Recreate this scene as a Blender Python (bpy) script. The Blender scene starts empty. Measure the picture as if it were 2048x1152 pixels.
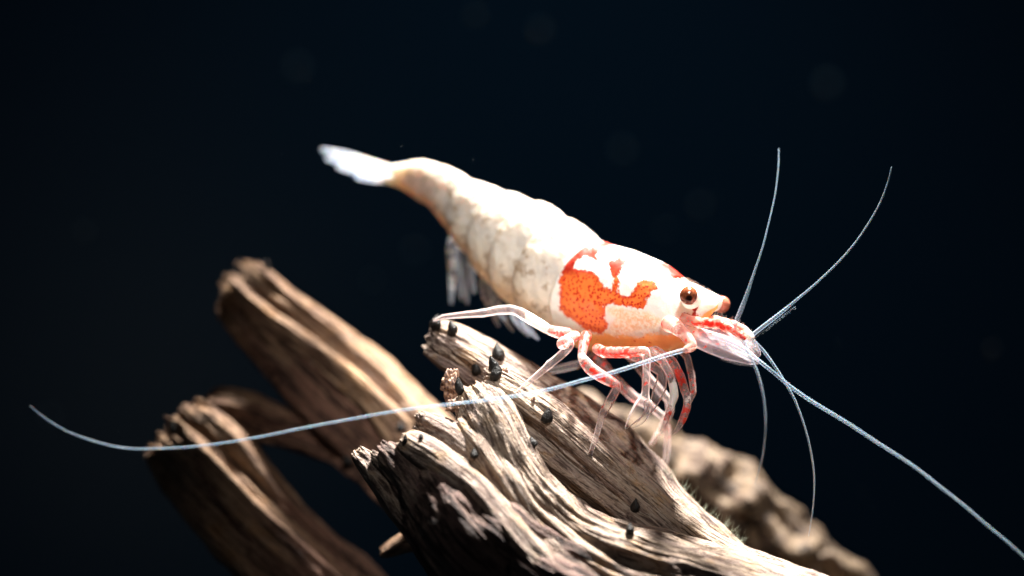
import bpy, math, random
import numpy as np
from mathutils import Vector, Matrix
from mathutils.bvhtree import BVHTree

SC = bpy.context.scene
COL = SC.collection
MM = 0.001                       # everything below is laid out in millimetres, y = depth away from the lens
random.seed(7)
rng = np.random.default_rng(7)

# ------------------------------------------------------------------ camera
D = 130.0                        # lens to focus plane, mm
FRAME_W = 47.0                   # width of the picture on the focus plane, mm
K = FRAME_W / 2048.0
cam_data = bpy.data.cameras.new('macro_camera')
cam = bpy.data.objects.new('macro_camera', cam_data)
COL.objects.link(cam)
cam.location = (0, -D * MM, 0)
cam.rotation_euler = (math.radians(90), 0, 0)
cam_data.sensor_width = 36.0
cam_data.lens = 36.0 * D / FRAME_W
cam_data.clip_start = 0.005
cam_data.clip_end = 10.0
cam_data.dof.use_dof = True
cam_data.dof.focus_distance = D * MM
cam_data.dof.aperture_fstop = 22.0
SC.camera = cam

# ------------------------------------------------------------------ world, lamps, exposure
world = bpy.data.worlds.new('World')
SC.world = world
world.use_nodes = True
bg = world.node_tree.nodes['Background']
bg.inputs['Color'].default_value = (0.5, 0.62, 0.8, 1)
bg.inputs['Strength'].default_value = 0.012


def lamp(name, kind, loc, target, energy, color, **kw):
    d = bpy.data.lights.new(name, kind)
    d.energy = energy
    d.color = color
    for k, v in kw.items():
        setattr(d, k, v)
    o = bpy.data.objects.new(name, d)
    COL.objects.link(o)
    o.location = Vector(loc) * MM
    o.rotation_euler = (Vector(target) - Vector(loc)).to_track_quat('-Z', 'Y').to_euler()
    return o


lamp('tank_lamp', 'SPOT', (38, 56, 200), (6.0, 1.0, -2), 20, (1.0, 0.955, 0.89),
     spot_size=math.radians(17.5), spot_blend=1.0, shadow_soft_size=0.010)
lamp('front_fill', 'SPOT', (22, -120, 112), (3.2, 3.5, 2.0), 1.9, (1.0, 0.95, 0.90),
     spot_size=math.radians(9.0), spot_blend=1.0, shadow_soft_size=0.006)  # added fill that brightens the shrimp's near side, not a tank light
lamp('speck_fill', 'SPOT', (10, 40, 205), (0, 190, 5), 0.26, (0.42, 0.72, 1.0),
     spot_size=math.radians(80), spot_blend=1.0, shadow_soft_size=0.03)  # added fill so the far specks catch light
lamp('wall_fill', 'SPOT', (8, 130, 120), (5, 260, 14), 0.09, (0.40, 0.72, 1.0),
     spot_size=math.radians(54), spot_blend=1.0, shadow_soft_size=0.03)  # added spot that makes the wall fade towards dark corners
lamp('warm_wall_fill', 'SPOT', (-45, 150, -60), (-50, 260, -8), 0.15, (1.0, 0.46, 0.30),
     spot_size=math.radians(30), spot_blend=1.0, shadow_soft_size=0.03)  # added warm spot for the dim brownish glow behind the left branches
SC.view_settings.view_transform = 'Standard'
SC.view_settings.look = 'None'
SC.view_settings.exposure = 0.25
SC.view_settings.gamma = 1.0
SC.cycles.use_denoising = True
SC.cycles.transparent_max_bounces = 24
SC.cycles.max_bounces = 10


# ------------------------------------------------------------------ helpers
def U(px, py, y):
    """photo pixel + depth (mm) -> point (mm)"""
    f = K * (D + np.asarray(y, float)) / D
    return np.stack([(np.asarray(px, float) - 1024) * f, np.asarray(y, float) + 0 * f,
                     -(np.asarray(py, float) - 576) * f], axis=-1)


def PX(P):
    f = K * (D + P[..., 1]) / D
    return P[..., 0] / f + 1024, -P[..., 2] / f + 576


_perm = rng.permutation(256)
_perm = np.concatenate([_perm, _perm, _perm])
_grad = rng.normal(size=(256, 3))
_grad /= np.linalg.norm(_grad, axis=1)[:, None]


def noise(P):
    P = np.asarray(P, float)
    sh = P.shape[:-1]
    P = P.reshape(-1, 3)
    i = np.floor(P).astype(int)
    f = P - i
    i &= 255
    w = f * f * f * (f * (f * 6 - 15) + 10)
    out = 0
    for dx in (0, 1):
        for dy in (0, 1):
            for dz in (0, 1):
                h = _perm[_perm[_perm[i[:, 0] + dx] + i[:, 1] + dy] + i[:, 2] + dz]
                g = _grad[h]
                d = (g * (f - np.array([dx, dy, dz]))).sum(1)
                wx = w[:, 0] if dx else 1 - w[:, 0]
                wy = w[:, 1] if dy else 1 - w[:, 1]
                wz = w[:, 2] if dz else 1 - w[:, 2]
                out = out + d * wx * wy * wz
    return (out * 1.6).reshape(sh)


def fbm(P, o=3):
    a, t = 1.0, 0
    for k in range(o):
        t = t + a * noise(P * (2.03 ** k) + 11.3 * k)
        a *= 0.5
    return t


def sstep(a, b, x):
    t = np.clip((x - a) / (b - a), 0, 1)
    return t * t * (3 - 2 * t)


def cat(pts, n):
    """Catmull-Rom through rows of pts, resampled evenly by arc length of the first three columns"""
    pts = np.asarray(pts, float)
    e = np.vstack([2 * pts[0] - pts[1], pts, 2 * pts[-1] - pts[-2]])
    out = []
    for k in range(len(pts) - 1):
        p0, p1, p2, p3 = e[k:k + 4]
        t = np.linspace(0, 1, 40, endpoint=False)[:, None]
        out.append(0.5 * (2 * p1 + (p2 - p0) * t + (2 * p0 - 5 * p1 + 4 * p2 - p3) * t * t + (3 * p1 - p0 - 3 * p2 + p3) * t ** 3))
    out = np.vstack(out + [pts[-1:]])
    return resample(out, n)


def resample(q, n):
    L = np.concatenate([[0], np.cumsum(np.linalg.norm(np.diff(q[:, :3], axis=0), axis=1))])
    s = np.linspace(0, L[-1], n)
    return np.stack([np.interp(s, L, q[:, c]) for c in range(q.shape[1])], axis=1)


def norm(v):
    return v / np.maximum(np.linalg.norm(v, axis=-1, keepdims=True), 1e-12)


def frames(C, ref=(0, -1, 0)):
    T = norm(np.gradient(C, axis=0))
    N = np.zeros_like(T)
    r = np.array(ref, float)
    if abs(T[0] @ r) > 0.9:
        r = np.array([0, 0, 1.0])
    N[0] = norm(r - (r @ T[0]) * T[0])
    for i in range(1, len(C)):
        v = N[i - 1] - (N[i - 1] @ T[i]) * T[i]
        N[i] = norm(v)
    return T, N, np.cross(T, N)


def frames_fixed(C, ref):
    T = norm(np.gradient(C, axis=0))
    r = np.array(ref, float)
    N = norm(r - (T @ r)[:, None] * T)
    return T, N, np.cross(T, N)


class Geo:
    """collects grids (mm) and attributes and links them as ONE mesh object"""

    def __init__(self):
        self.v, self.q, self.a, self.n = [], [], {}, 0

    def grid(self, P, attrs=None, closed=True, cap0=True, cap1=True):
        n, m = P.shape[:2]
        base = self.n
        self.v.append(P.reshape(-1, 3))
        i = np.arange(n - 1)[:, None]
        j = np.arange(m if closed else m - 1)[None, :]
        j2 = (j + 1) % m
        q = np.stack([i * m + j + 0 * i, i * m + j2, (i + 1) * m + j2, (i + 1) * m + j], axis=-1).reshape(-1, 4) + base
        self.q.append(q)
        cnt = n * m
        for k, val in (attrs or {}).items():
            val = np.asarray(val, float)
            if val.ndim and val.shape[-1] == 3 and val.ndim == 3:
                self.a.setdefault(k, []).append((base, val.reshape(-1, 3)))
            else:
                self.a.setdefault(k, []).append((base, np.broadcast_to(val, (n, m)).reshape(-1)))
        self.n += cnt
        return self

    def build(self, name, mat, parent=None, loc=None, smooth=True):
        v = np.vstack(self.v)
        q = np.vstack(self.q)
        o0 = np.zeros(3) if loc is None else np.asarray(loc, float)
        me = bpy.data.meshes.new(name)
        me.vertices.add(len(v))
        me.vertices.foreach_set('co', ((v - o0) * MM).astype(np.float32).ravel())
        me.loops.add(q.size)
        me.loops.foreach_set('vertex_index', q.astype(np.int32).ravel())
        me.polygons.add(len(q))
        me.polygons.foreach_set('loop_start', np.arange(0, q.size, 4, dtype=np.int32))
        me.polygons.foreach_set('loop_total', np.full(len(q), 4, dtype=np.int32))
        me.polygons.foreach_set('use_smooth', np.full(len(q), smooth))
        me.update(calc_edges=True)
        for k, chunks in self.a.items():
            vec = chunks[0][1].ndim == 2
            arr = np.zeros((len(v), 3) if vec else len(v), dtype=np.float32)
            for b, c in chunks:
                arr[b:b + len(c)] = c
            at = me.attributes.new(k, 'FLOAT_VECTOR' if vec else 'FLOAT', 'POINT')
            at.data.foreach_set('vector' if vec else 'value', arr.ravel())
        me.materials.append(mat)
        me.validate()
        o = bpy.data.objects.new(name, me)
        COL.objects.link(o)
        o.location = Vector(o0) * MM
        if parent is not None:
            o.parent = parent
            o.location = (Vector(o0) - Vector(parent['_o'])) * MM if '_o' in parent else o.location
        return o


def ring(C, T, N, B, ra, rb, m, ends=True):
    """tube with rounded ends, ra/rb per ring"""
    if ends:
        k = 5
        f = np.cos(np.linspace(math.pi / 2, 0, k, endpoint=False))
        o = np.sin(np.linspace(math.pi / 2, 0, k, endpoint=False))
        C0 = C[0] - T[0] * o[:, None] * max(ra[0], rb[0]) * 0.8
        C1 = C[-1] + T[-1] * o[::-1, None] * max(ra[-1], rb[-1]) * 0.8
        C = np.vstack([C0, C, C1])
        ra = np.concatenate([f * ra[0], ra, f[::-1] * ra[-1]])
        rb = np.concatenate([f * rb[0], rb, f[::-1] * rb[-1]])
        N = np.vstack([np.repeat(N[:1], k, 0), N, np.repeat(N[-1:], k, 0)])
        B = np.vstack([np.repeat(B[:1], k, 0), B, np.repeat(B[-1:], k, 0)])
    th = np.linspace(0, 2 * math.pi, m, endpoint=False)
    return C[:, None] + N[:, None] * (np.cos(th)[None, :, None] * ra[:, None, None]) + B[:, None] * (np.sin(th)[None, :, None] * rb[:, None, None])


def pad(a, k=5):
    return np.concatenate([np.full(k, a[0]), a, np.full(k, a[-1])])


def limb(geo, pts, m=18, n=None, smooth=3, flat=1.0, attr=('red', 'white'), bead=0, bead_amp=0.2, rough=0.0, curve=False):
    """pts rows: px, py, depth, radius px, red, white"""
    pts = [tuple(p) + (0.0,) * (6 - len(p)) for p in pts]
    a = np.array(pts, float)
    W = np.hstack([U(a[:, 0], a[:, 1], a[:, 2]), a[:, 3:] * [K * (0.58 if bead else 0.9), 1, 1]])
    L = np.linalg.norm(np.diff(W[:, :3], axis=0), axis=1).sum()
    n = n or int(max(24, L / 0.05))
    q = cat(W, n) if curve else resample(W, n)
    for _ in range(0 if curve else smooth):
        q[1:-1] = 0.25 * q[:-2] + 0.5 * q[1:-1] + 0.25 * q[2:]
    C, r = q[:, :3], np.maximum(q[:, 3], 0.004)
    T, N, B = frames(C)
    s = np.linspace(0, L, n)
    if bead:
        kk = np.stack([s * 0.35 + a[0, 0], s * 0 + 3.3, s * 0], -1)
        env = np.minimum(1, s / 3.0)[:, None]
        C = C + env * 0.05 * (N * noise(kk)[:, None] + B * noise(kk + 40)[:, None])
        r = r * (1 + bead_amp * (np.abs(np.sin(math.pi * s / bead)) - 0.6))
    if rough:
        r = r * (1 + rough * noise(np.stack([s * 2.2, s * 0, s * 0 + a[0, 0]], -1)))
    P = ring(C, T, N, B, r * flat, r, m)
    geo.grid(P, {'red': pad(q[:, 4])[:, None], 'white': pad(q[:, 5])[:, None], 'along': pad(s / L)[:, None]})
    return C, r, T, N, B


def hairs(geo, bases, dirs, lens, r, sag=0.0):
    for b, d, l in zip(bases, dirs, lens):
        d = norm(np.asarray(d, float))
        t = np.linspace(0, 1, 5)
        C = b + d * (t[:, None] * l) + np.array([0, 0, -1.0]) * (sag * l * t[:, None] ** 2)
        T, N, B = frames(C)
        rr = r * (1 - 0.8 * t)
        th = np.linspace(0, 2 * math.pi, 4, endpoint=False)
        P = C[:, None] + (N[:, None] * np.cos(th)[None, :, None] + B[:, None] * np.sin(th)[None, :, None]) * rr[:, None, None]
        geo.grid(P, {'red': 0.0, 'white': 0.0, 'along': 0.0})


# ------------------------------------------------------------------ node helper
class NT:
    def __init__(self, name):
        self.m = bpy.data.materials.new(name)
        self.m.use_nodes = True
        self.t = self.m.node_tree
        self.t.nodes.clear()
        self.out = self.t.nodes.new('ShaderNodeOutputMaterial')

    def n(self, kind, **kw):
        nd = self.t.nodes.new('ShaderNode' + kind)
        for k, v in kw.items():
            setattr(nd, k, v)
        return nd

    def set(self, sock, v):
        if hasattr(v, 'is_linked'):
            self.t.links.new(v, sock)
        elif v is not None:
            if isinstance(v, tuple) and len(v) == 3 and sock.type == 'RGBA':
                v = v + (1,)
            sock.default_value = v

    def attr(self, name, vec=False):
        nd = self.n('Attribute', attribute_name=name)
        return nd.outputs['Vector'] if vec else nd.outputs['Fac']

    def math(self, op, a, b=0.0, c=None, clamp=False):
        nd = self.n('Math', operation=op, use_clamp=clamp)
        self.set(nd.inputs[0], a)
        self.set(nd.inputs[1], b)
        if c is not None:
            self.set(nd.inputs[2], c)
        return nd.outputs[0]

    def vmul(self, v, s):
        nd = self.n('VectorMath', operation='MULTIPLY')
        self.set(nd.inputs[0], v)
        nd.inputs[1].default_value = s if isinstance(s, tuple) else (s, s, s)
        return nd.outputs[0]

    def vadd(self, v, s):
        nd = self.n('VectorMath', operation='ADD')
        self.set(nd.inputs[0], v)
        self.set(nd.inputs[1], s)
        return nd.outputs[0]

    def coord(self):
        return self.vmul(self.n('TexCoord').outputs['Object'], 1000.0)    # millimetres

    def noise(self, v, scale, detail=4.0, rough=0.55, color=False):
        nd = self.n('TexNoise')
        self.set(nd.inputs['Vector'], v)
        nd.inputs['Scale'].default_value = scale
        nd.inputs['Detail'].default_value = detail
        nd.inputs['Roughness'].default_value = rough
        return nd.outputs['Color' if color else 'Fac']

    def vor(self, v, scale, feature='F1', rnd=1.0):
        nd = self.n('TexVoronoi', feature=feature)
        self.set(nd.inputs['Vector'], v)
        nd.inputs['Scale'].default_value = scale
        nd.inputs['Randomness'].default_value = rnd
        return nd.outputs['Distance']

    def ramp(self, f, a, b, lo=0.0, hi=1.0):
        nd = self.n('MapRange', interpolation_type='SMOOTHSTEP')
        self.set(nd.inputs['Value'], f)
        for i, v in zip(('From Min', 'From Max', 'To Min', 'To Max'), (a, b, lo, hi)):
            self.set(nd.inputs[i], v)
        return nd.outputs[0]

    def mix(self, f, a, b, mode='MIX'):
        nd = self.n('Mix', data_type='RGBA', blend_type=mode)
        self.set(nd.inputs[0], f)
        self.set(nd.inputs[6], a)
        self.set(nd.inputs[7], b)
        return nd.outputs[2]

    def bump(self, h, dist, strength=1.0, normal=None):
        nd = self.n('Bump')
        self.set(nd.inputs['Height'], h)
        nd.inputs['Distance'].default_value = dist * MM
        nd.inputs['Strength'].default_value = strength
        if normal is not None:
            self.set(nd.inputs['Normal'], normal)
        return nd.outputs[0]

    def bsdf(self, color, rough=0.5, normal=None, **kw):
        nd = self.n('BsdfPrincipled')
        self.set(nd.inputs['Base Color'], color)
        self.set(nd.inputs['Roughness'], rough)
        if normal is not None:
            self.set(nd.inputs['Normal'], normal)
        for k, v in kw.items():
            self.set(nd.inputs[k], v)
        return nd.outputs[0]

    def done(self, shader):
        self.t.links.new(shader, self.out.inputs['Surface'])
        return self.m


# ------------------------------------------------------------------ materials
def wood_material(name, tint):
    t = NT(name)
    g = t.attr('grain', True)                    # (across, across, along/9) in mm, follows the fibres
    tone = t.attr('tone')  # darkening per strand; on the left branches partly painted shade
    c = t.coord()
    wob = t.vmul(t.vadd(t.noise(c, 0.9, 2.0, color=True), (-0.5, -0.5, -0.5)), 0.12)
    gw = t.vadd(g, wob)
    gs = t.vmul(gw, (1.0, 1.0, 0.8))
    n1 = t.noise(gw, 0.9, 5.0, 0.6)
    n2 = t.noise(gs, 2.8, 4.0, 0.6)
    n3 = t.noise(gs, 9.0, 3.0, 0.6)
    n4 = t.noise(c, 0.8, 4.0, 0.6)
    n5 = t.noise(c, 9.0, 4.0, 0.65)
    n7 = t.noise(t.vadd(c, (3.0, 1.0, 8.0)), 3.2, 5.0, 0.7)
    n6 = t.noise(t.vadd(gw, (5.0, 9.0, 2.0)), 1.7, 4.0, 0.6)
    col = t.mix(t.ramp(n1, 0.40, 0.62), (0.65, 0.51, 0.38), (0.42, 0.32, 0.27))
    col = t.mix(t.ramp(n4, 0.52, 0.66, 0, 0.7), col, (0.62, 0.40, 0.20))
    col = t.mix(t.ramp(n6, 0.55, 0.66, 0, 0.6), col, (0.22, 0.14, 0.13))
    col = t.mix(t.ramp(n2, 0.52, 0.60, 0, 0.65), col, (0.13, 0.075, 0.06))
    col = t.mix(t.ramp(n3, 0.46, 0.36, 0, 0.7), col, (0.80, 0.68, 0.56))
    col = t.mix(t.ramp(n3, 0.53, 0.62, 0, 0.8), col, (0.06, 0.034, 0.028))
    col = t.mix(t.ramp(n5, 0.62, 0.70, 0, 0.6), col, (0.07, 0.04, 0.03))
    col = t.mix(t.ramp(n7, 0.56, 0.66, 0, 0.55), col, (0.16, 0.10, 0.075))
    col = t.mix(t.ramp(n7, 0.44, 0.34, 0, 0.45), col, (0.70, 0.60, 0.50))
    dark = t.mix(t.ramp(n2, 0.42, 0.58), (0.26, 0.165, 0.14), (0.05, 0.03, 0.027))
    dark = t.mix(t.ramp(n3, 0.48, 0.36, 0, 0.6), dark, (0.48, 0.34, 0.27))
    col = t.mix(t.ramp(t.math('ADD', tone, t.math('MULTIPLY', t.math('SUBTRACT', n1, 0.5), 1.6)), 0.25, 0.75), col, dark)
    h = t.math('SUBTRACT', t.math('MULTIPLY', n2, -1.2), t.math('MULTIPLY', n3, 0.9))
    h = t.math('ADD', h, t.math('MULTIPLY', t.math('SUBTRACT', n5, n7), 0.6))
    col = t.mix(1.0, col, tint, 'MULTIPLY')
    return t.done(t.bsdf(col, 0.72, t.bump(h, 0.22, 1.0), **{'Specular IOR Level': 0.25}))


def mottled_wood_material():
    t = NT('driftwood_mottled')
    c = t.coord()
    g = t.attr('grain', True)
    n1 = t.noise(c, 0.55, 4.0, 0.6)
    n2 = t.noise(c, 1.25, 3.0, 0.6)
    n3 = t.noise(g, 2.2, 4.0, 0.6)
    col = t.mix(t.ramp(n1, 0.4, 0.62), (0.42, 0.30, 0.19), (0.22, 0.15, 0.11))
    col = t.mix(t.math('MULTIPLY', t.ramp(n2, 0.50, 0.60), 0.9), col, (0.04, 0.026, 0.02))
    col = t.mix(t.math('MULTIPLY', t.ramp(n3, 0.52, 0.64), 0.8), col, (0.55, 0.42, 0.28))
    col = t.mix(1.0, col, (0.42, 0.41, 0.41), 'MULTIPLY')
    return t.done(t.bsdf(col, 0.75, t.bump(n2, 0.3, 0.8), **{'Specular IOR Level': 0.25}))


def nodule_material():
    t = NT('black_husk')
    c = t.coord()
    n = t.noise(c, 14.0, 4.0, 0.6)
    v = t.vor(c, 16.0)
    h = t.math('ADD', n, v)
    col = t.mix(n, (0.004, 0.004, 0.004), (0.016, 0.014, 0.013))
    return t.done(t.bsdf(col, 0.5, t.bump(h, 0.035, 0.8), **{'Specular IOR Level': 0.25}))


def crumb_material():
    t = NT('brown_crumb')
    c = t.coord()
    n = t.noise(c, 6.0, 5.0, 0.7)
    col = t.mix(t.ramp(n, 0.4, 0.62), (0.48, 0.29, 0.19), (0.10, 0.05, 0.045))
    return t.done(t.bsdf(col, 0.6, t.bump(n, 0.1, 0.9)))


SSR = {'Subsurface Radius': (1.0, 0.5, 0.28), 'Subsurface Scale': 0.0004}


def body_material():
    t = NT('shrimp_shell')
    c = t.coord()
    sd = t.attr('red_sd')
    ab = t.attr('abdomen')
    belly = t.attr('belly')
    cream = t.attr('cream_sd')
    seam = t.attr('seam')
    fine = t.noise(c, 7.0, 4.0, 0.65)
    big = t.noise(c, 1.1, 3.0, 0.55)
    # white shell, creamier low down
    white = t.mix(belly, (0.80, 0.77, 0.71), (0.74, 0.58, 0.40))
    # abdomen patches
    ab_n = t.noise(c, 1.7, 5.0, 0.62)
    ab_v = t.ramp(t.noise(t.vadd(c, (7.0, 3.0, 1.0)), 0.9, 4.0, 0.6), 0.5, 0.68)
    abc = t.mix(belly, (0.62, 0.57, 0.50), (0.80, 0.65, 0.47))
    abc = t.mix(t.math('MULTIPLY', ab_v, 0.5), abc, (0.42, 0.39, 0.37))
    abc = t.mix(t.math('MULTIPLY', t.ramp(ab_n, 0.55, 0.63), 0.8), abc, (0.34, 0.25, 0.17))
    seamy = t.math('MULTIPLY', seam, t.ramp(t.noise(c, 2.3, 3.0), 0.34, 0.56))
    abc = t.mix(t.math('MULTIPLY', seamy, 0.9), abc, (0.32, 0.23, 0.15))
    abc = t.mix(t.attr('tailw'), abc, (0.80, 0.74, 0.66))
    # orange belly of the head
    vent = t.ramp(t.math('ADD', belly, t.math('MULTIPLY', t.math('SUBTRACT', fine, 0.5), 0.8)), 0.45, 0.75)
    orange = t.mix(big, (0.80, 0.145, 0.026), (0.84, 0.225, 0.045))
    car = t.mix(vent, white, t.mix(big, (0.94, 0.40, 0.10), (0.95, 0.50, 0.18)))
    crm = t.ramp(t.math('ADD', cream, t.math('MULTIPLY', t.math('SUBTRACT', fine, 0.5), 0.9)), -0.05, 0.12)
    car = t.mix(crm, car, t.mix(t.ramp(fine, 0.42, 0.6), (0.84, 0.58, 0.34), (0.88, 0.80, 0.66)))
    # red pattern with dots
    e = t.math('ADD', sd, t.math('MULTIPLY', t.math('SUBTRACT', t.noise(c, 5.0, 3.0, 0.6), 0.46), 0.5))
    red = t.ramp(e, -0.02, 0.05)
    dots = t.ramp(t.vor(t.vadd(c, t.vmul(t.noise(c, 4.0, color=True), 0.16)), 6.3), 0.44, 0.32)
    rim = t.ramp(e, 0.30, 0.05)
    up = t.attr('dark_red')
    pat = t.mix(t.math('MAXIMUM', t.math('MULTIPLY', dots, 0.95), t.math('MULTIPLY', rim, 0.5)), orange, (0.48, 0.012, 0.004))
    pat = t.mix(up, pat, t.mix(fine, (0.30, 0.008, 0.003), (0.42, 0.022, 0.008)))
    car = t.mix(red, car, pat)
    specks = t.math('MULTIPLY', t.ramp(t.noise(c, 4.2, 2.0), 0.66, 0.7), belly)
    car = t.mix(t.math('MULTIPLY', specks, t.ramp(crm, 0.6, 0.2)), car, (0.62, 0.04, 0.015))
    col = t.mix(ab, car, abc)
    h = t.math('ADD', t.noise(c, 5.0, 3.0), t.math('MULTIPLY', t.noise(c, 18.0, 2.0), 0.4))
    return t.done(t.bsdf(col, 0.42, t.bump(h, 0.05, 0.5), **{'Subsurface Weight': t.math('MULTIPLY_ADD', t.math('MULTIPLY', red, t.math('SUBTRACT', 1.0, ab)), -0.6, 0.75), 'Specular IOR Level': 0.35, 'Subsurface Radius': (1.0, 0.76, 0.56), 'Subsurface Scale': t.ramp(t.math('MAXIMUM', ab, belly), 0.0, 1.0, 0.0007, 0.0014), 'Coat Weight': 0.25, 'Coat Roughness': 0.2}))


def limb_material(name, tint, clear, red_amt=1.0, rough=0.3):
    """glassy shell: partly clear, milky inside, red chromatophores, white bands"""
    t = NT(name)
    c = t.coord()
    red = t.attr('red')
    wh = t.attr('white')
    n = t.noise(c, 3.6, 3.0, 0.6)
    n2 = t.noise(c, 12.0, 3.0, 0.6)
    r = t.ramp(t.math('ADD', t.math('MULTIPLY', red, 0.22), n), 0.66, 0.74)
    r = t.math('MULTIPLY', r, t.ramp(red, 0.02, 0.2))
    w = t.ramp(t.math('ADD', t.math('MULTIPLY', wh, 0.6), n), 0.72, 0.85)
    milky = t.mix(n2, tint, tuple(min(1, x * 1.12) for x in tint))
    col = t.mix(t.math('MULTIPLY', red, 0.4), milky, (0.84, 0.40, 0.30))
    col = t.mix(t.math('MULTIPLY', r, red_amt), col, (0.70, 0.05, 0.03))
    col = t.mix(w, col, (0.86, 0.83, 0.78))
    fr = t.n('Fresnel')
    fr.inputs['IOR'].default_value = 1.33
    op = t.math('ADD', t.math('MULTIPLY', fr.outputs[0], 1.3), 1.0 - clear)
    op = t.math('ADD', op, t.math('MULTIPLY', t.math('MAXIMUM', r, w), 0.6))
    op = t.math('ADD', op, t.math('MULTIPLY', red, 0.12), clamp=True)
    b = t.bsdf(col, rough, t.bump(n2, 0.03, 0.5), **{'Subsurface Weight': 0.5, 'IOR': 1.35, **SSR})
    tr = t.n('BsdfTransparent')
    tr.inputs[0].default_value = (0.98, 0.97, 0.97, 1)
    tl = t.n('BsdfTranslucent')
    t.set(tl.inputs[0], col)
    m0 = t.n('MixShader')
    m0.inputs[0].default_value = 0.3
    t.t.links.new(b, m0.inputs[1])
    t.t.links.new(tl.outputs[0], m0.inputs[2])
    m = t.n('MixShader')
    t.set(m.inputs[0], op)
    t.t.links.new(tr.outputs[0], m.inputs[1])
    t.t.links.new(m0.outputs[0], m.inputs[2])
    return t.done(m.outputs[0])


def eye_material(name, c1, c2):
    t = NT(name)
    c = t.coord()
    pit = t.attr('pit')
    n = t.noise(c, 9.0, 3.0)
    v = t.vor(c, 26.0)
    col = t.mix(t.ramp(n, 0.35, 0.65), c1, c2)
    col = t.mix(t.ramp(t.math('ADD', pit, t.math('MULTIPLY', t.math('SUBTRACT', n, 0.5), 0.3)), 0.35, 0.75), col, (0.012, 0.004, 0.003))
    return t.done(t.bsdf(col, 0.12, t.bump(v, 0.008, 0.4), **{'Coat Weight': 0.6, 'Coat Roughness': 0.05}))


def wall_material():
    t = NT('dark_tank_wall')
    c = t.coord()
    n = t.noise(c, 0.008, 2.0, 0.5)
    col = t.mix(t.ramp(n, 0.35, 0.65), (0.012, 0.030, 0.045), (0.016, 0.034, 0.046))
    return t.done(t.bsdf(col, 0.9, **{'Specular IOR Level': 0.1}))


def speck_material():
    t = NT('pale_speck')
    n = t.noise(t.coord(), 8.0)
    return t.done(t.bsdf(t.mix(n, (0.5, 0.55, 0.55), (0.7, 0.72, 0.68)), 0.5))


def fuzz_material():
    t = NT('green_fuzz')
    n = t.noise(t.coord(), 3.0)
    return t.done(t.bsdf(t.mix(n, (0.20, 0.25, 0.18), (0.40, 0.44, 0.34)), 0.5))


M_WOOD = wood_material('driftwood_grain', (0.60, 0.575, 0.575))
M_WARM = wood_material('driftwood_amber', (0.66, 0.53, 0.43))
M_MOT = mottled_wood_material()
M_NOD = nodule_material()
M_CRUMB = crumb_material()
M_BODY = body_material()
M_LEG = limb_material('glassy_leg', (0.66, 0.57, 0.56), 0.88)
M_HEADLIMB = limb_material('pink_peduncle', (0.80, 0.50, 0.42), 0.74)
M_ANT = limb_material('pale_feeler', (0.38, 0.52, 0.64), 0.85, 0.5, 0.2)
M_BLADE = limb_material('glassy_blade', (0.58, 0.52, 0.57), 0.80)
M_FIN = limb_material('milky_fin', (0.62, 0.70, 0.82), 0.78)
M_EYE = eye_material('eye_brown', (0.13, 0.032, 0.014), (0.26, 0.075, 0.03))
M_EYE_LIT = eye_material('eye_lit', (0.36, 0.10, 0.06), (0.50, 0.17, 0.11))  # far eye: light shining through is put into the colour
M_WALL = wall_material()
M_SPECK = speck_material()
M_FUZZ = fuzz_material()

# ------------------------------------------------------------------ setting: dark wall far behind
g = Geo()
xs = np.linspace(-420, 420, 12)
zs = np.linspace(-300, 300, 10)
X, Z = np.meshgrid(xs, zs)
g.grid(np.stack([X, 0 * X + 260, Z], -1), closed=False)
wall = g.build('background', M_WALL)
wall['kind'] = 'structure'


def thing(name, label, cat_, origin, group=None):
    o = bpy.data.objects.new(name, None)
    COL.objects.link(o)
    o.empty_display_size = 0.002
    o['_o'] = [float(x) for x in origin]
    o.location = Vector(origin) * MM
    o['label'] = label
    o['category'] = cat_
    if group:
        o['group'] = group
    return o


def tag(o, label, cat_, group=None, kind=None):
    o['label'] = label
    o['category'] = cat_
    if group:
        o['group'] = group
    if kind:
        o['kind'] = kind
    return o


# ------------------------------------------------------------------ driftwood
BV, BQ, BN = [], [], 0           # coarse copy for ray casts


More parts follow.
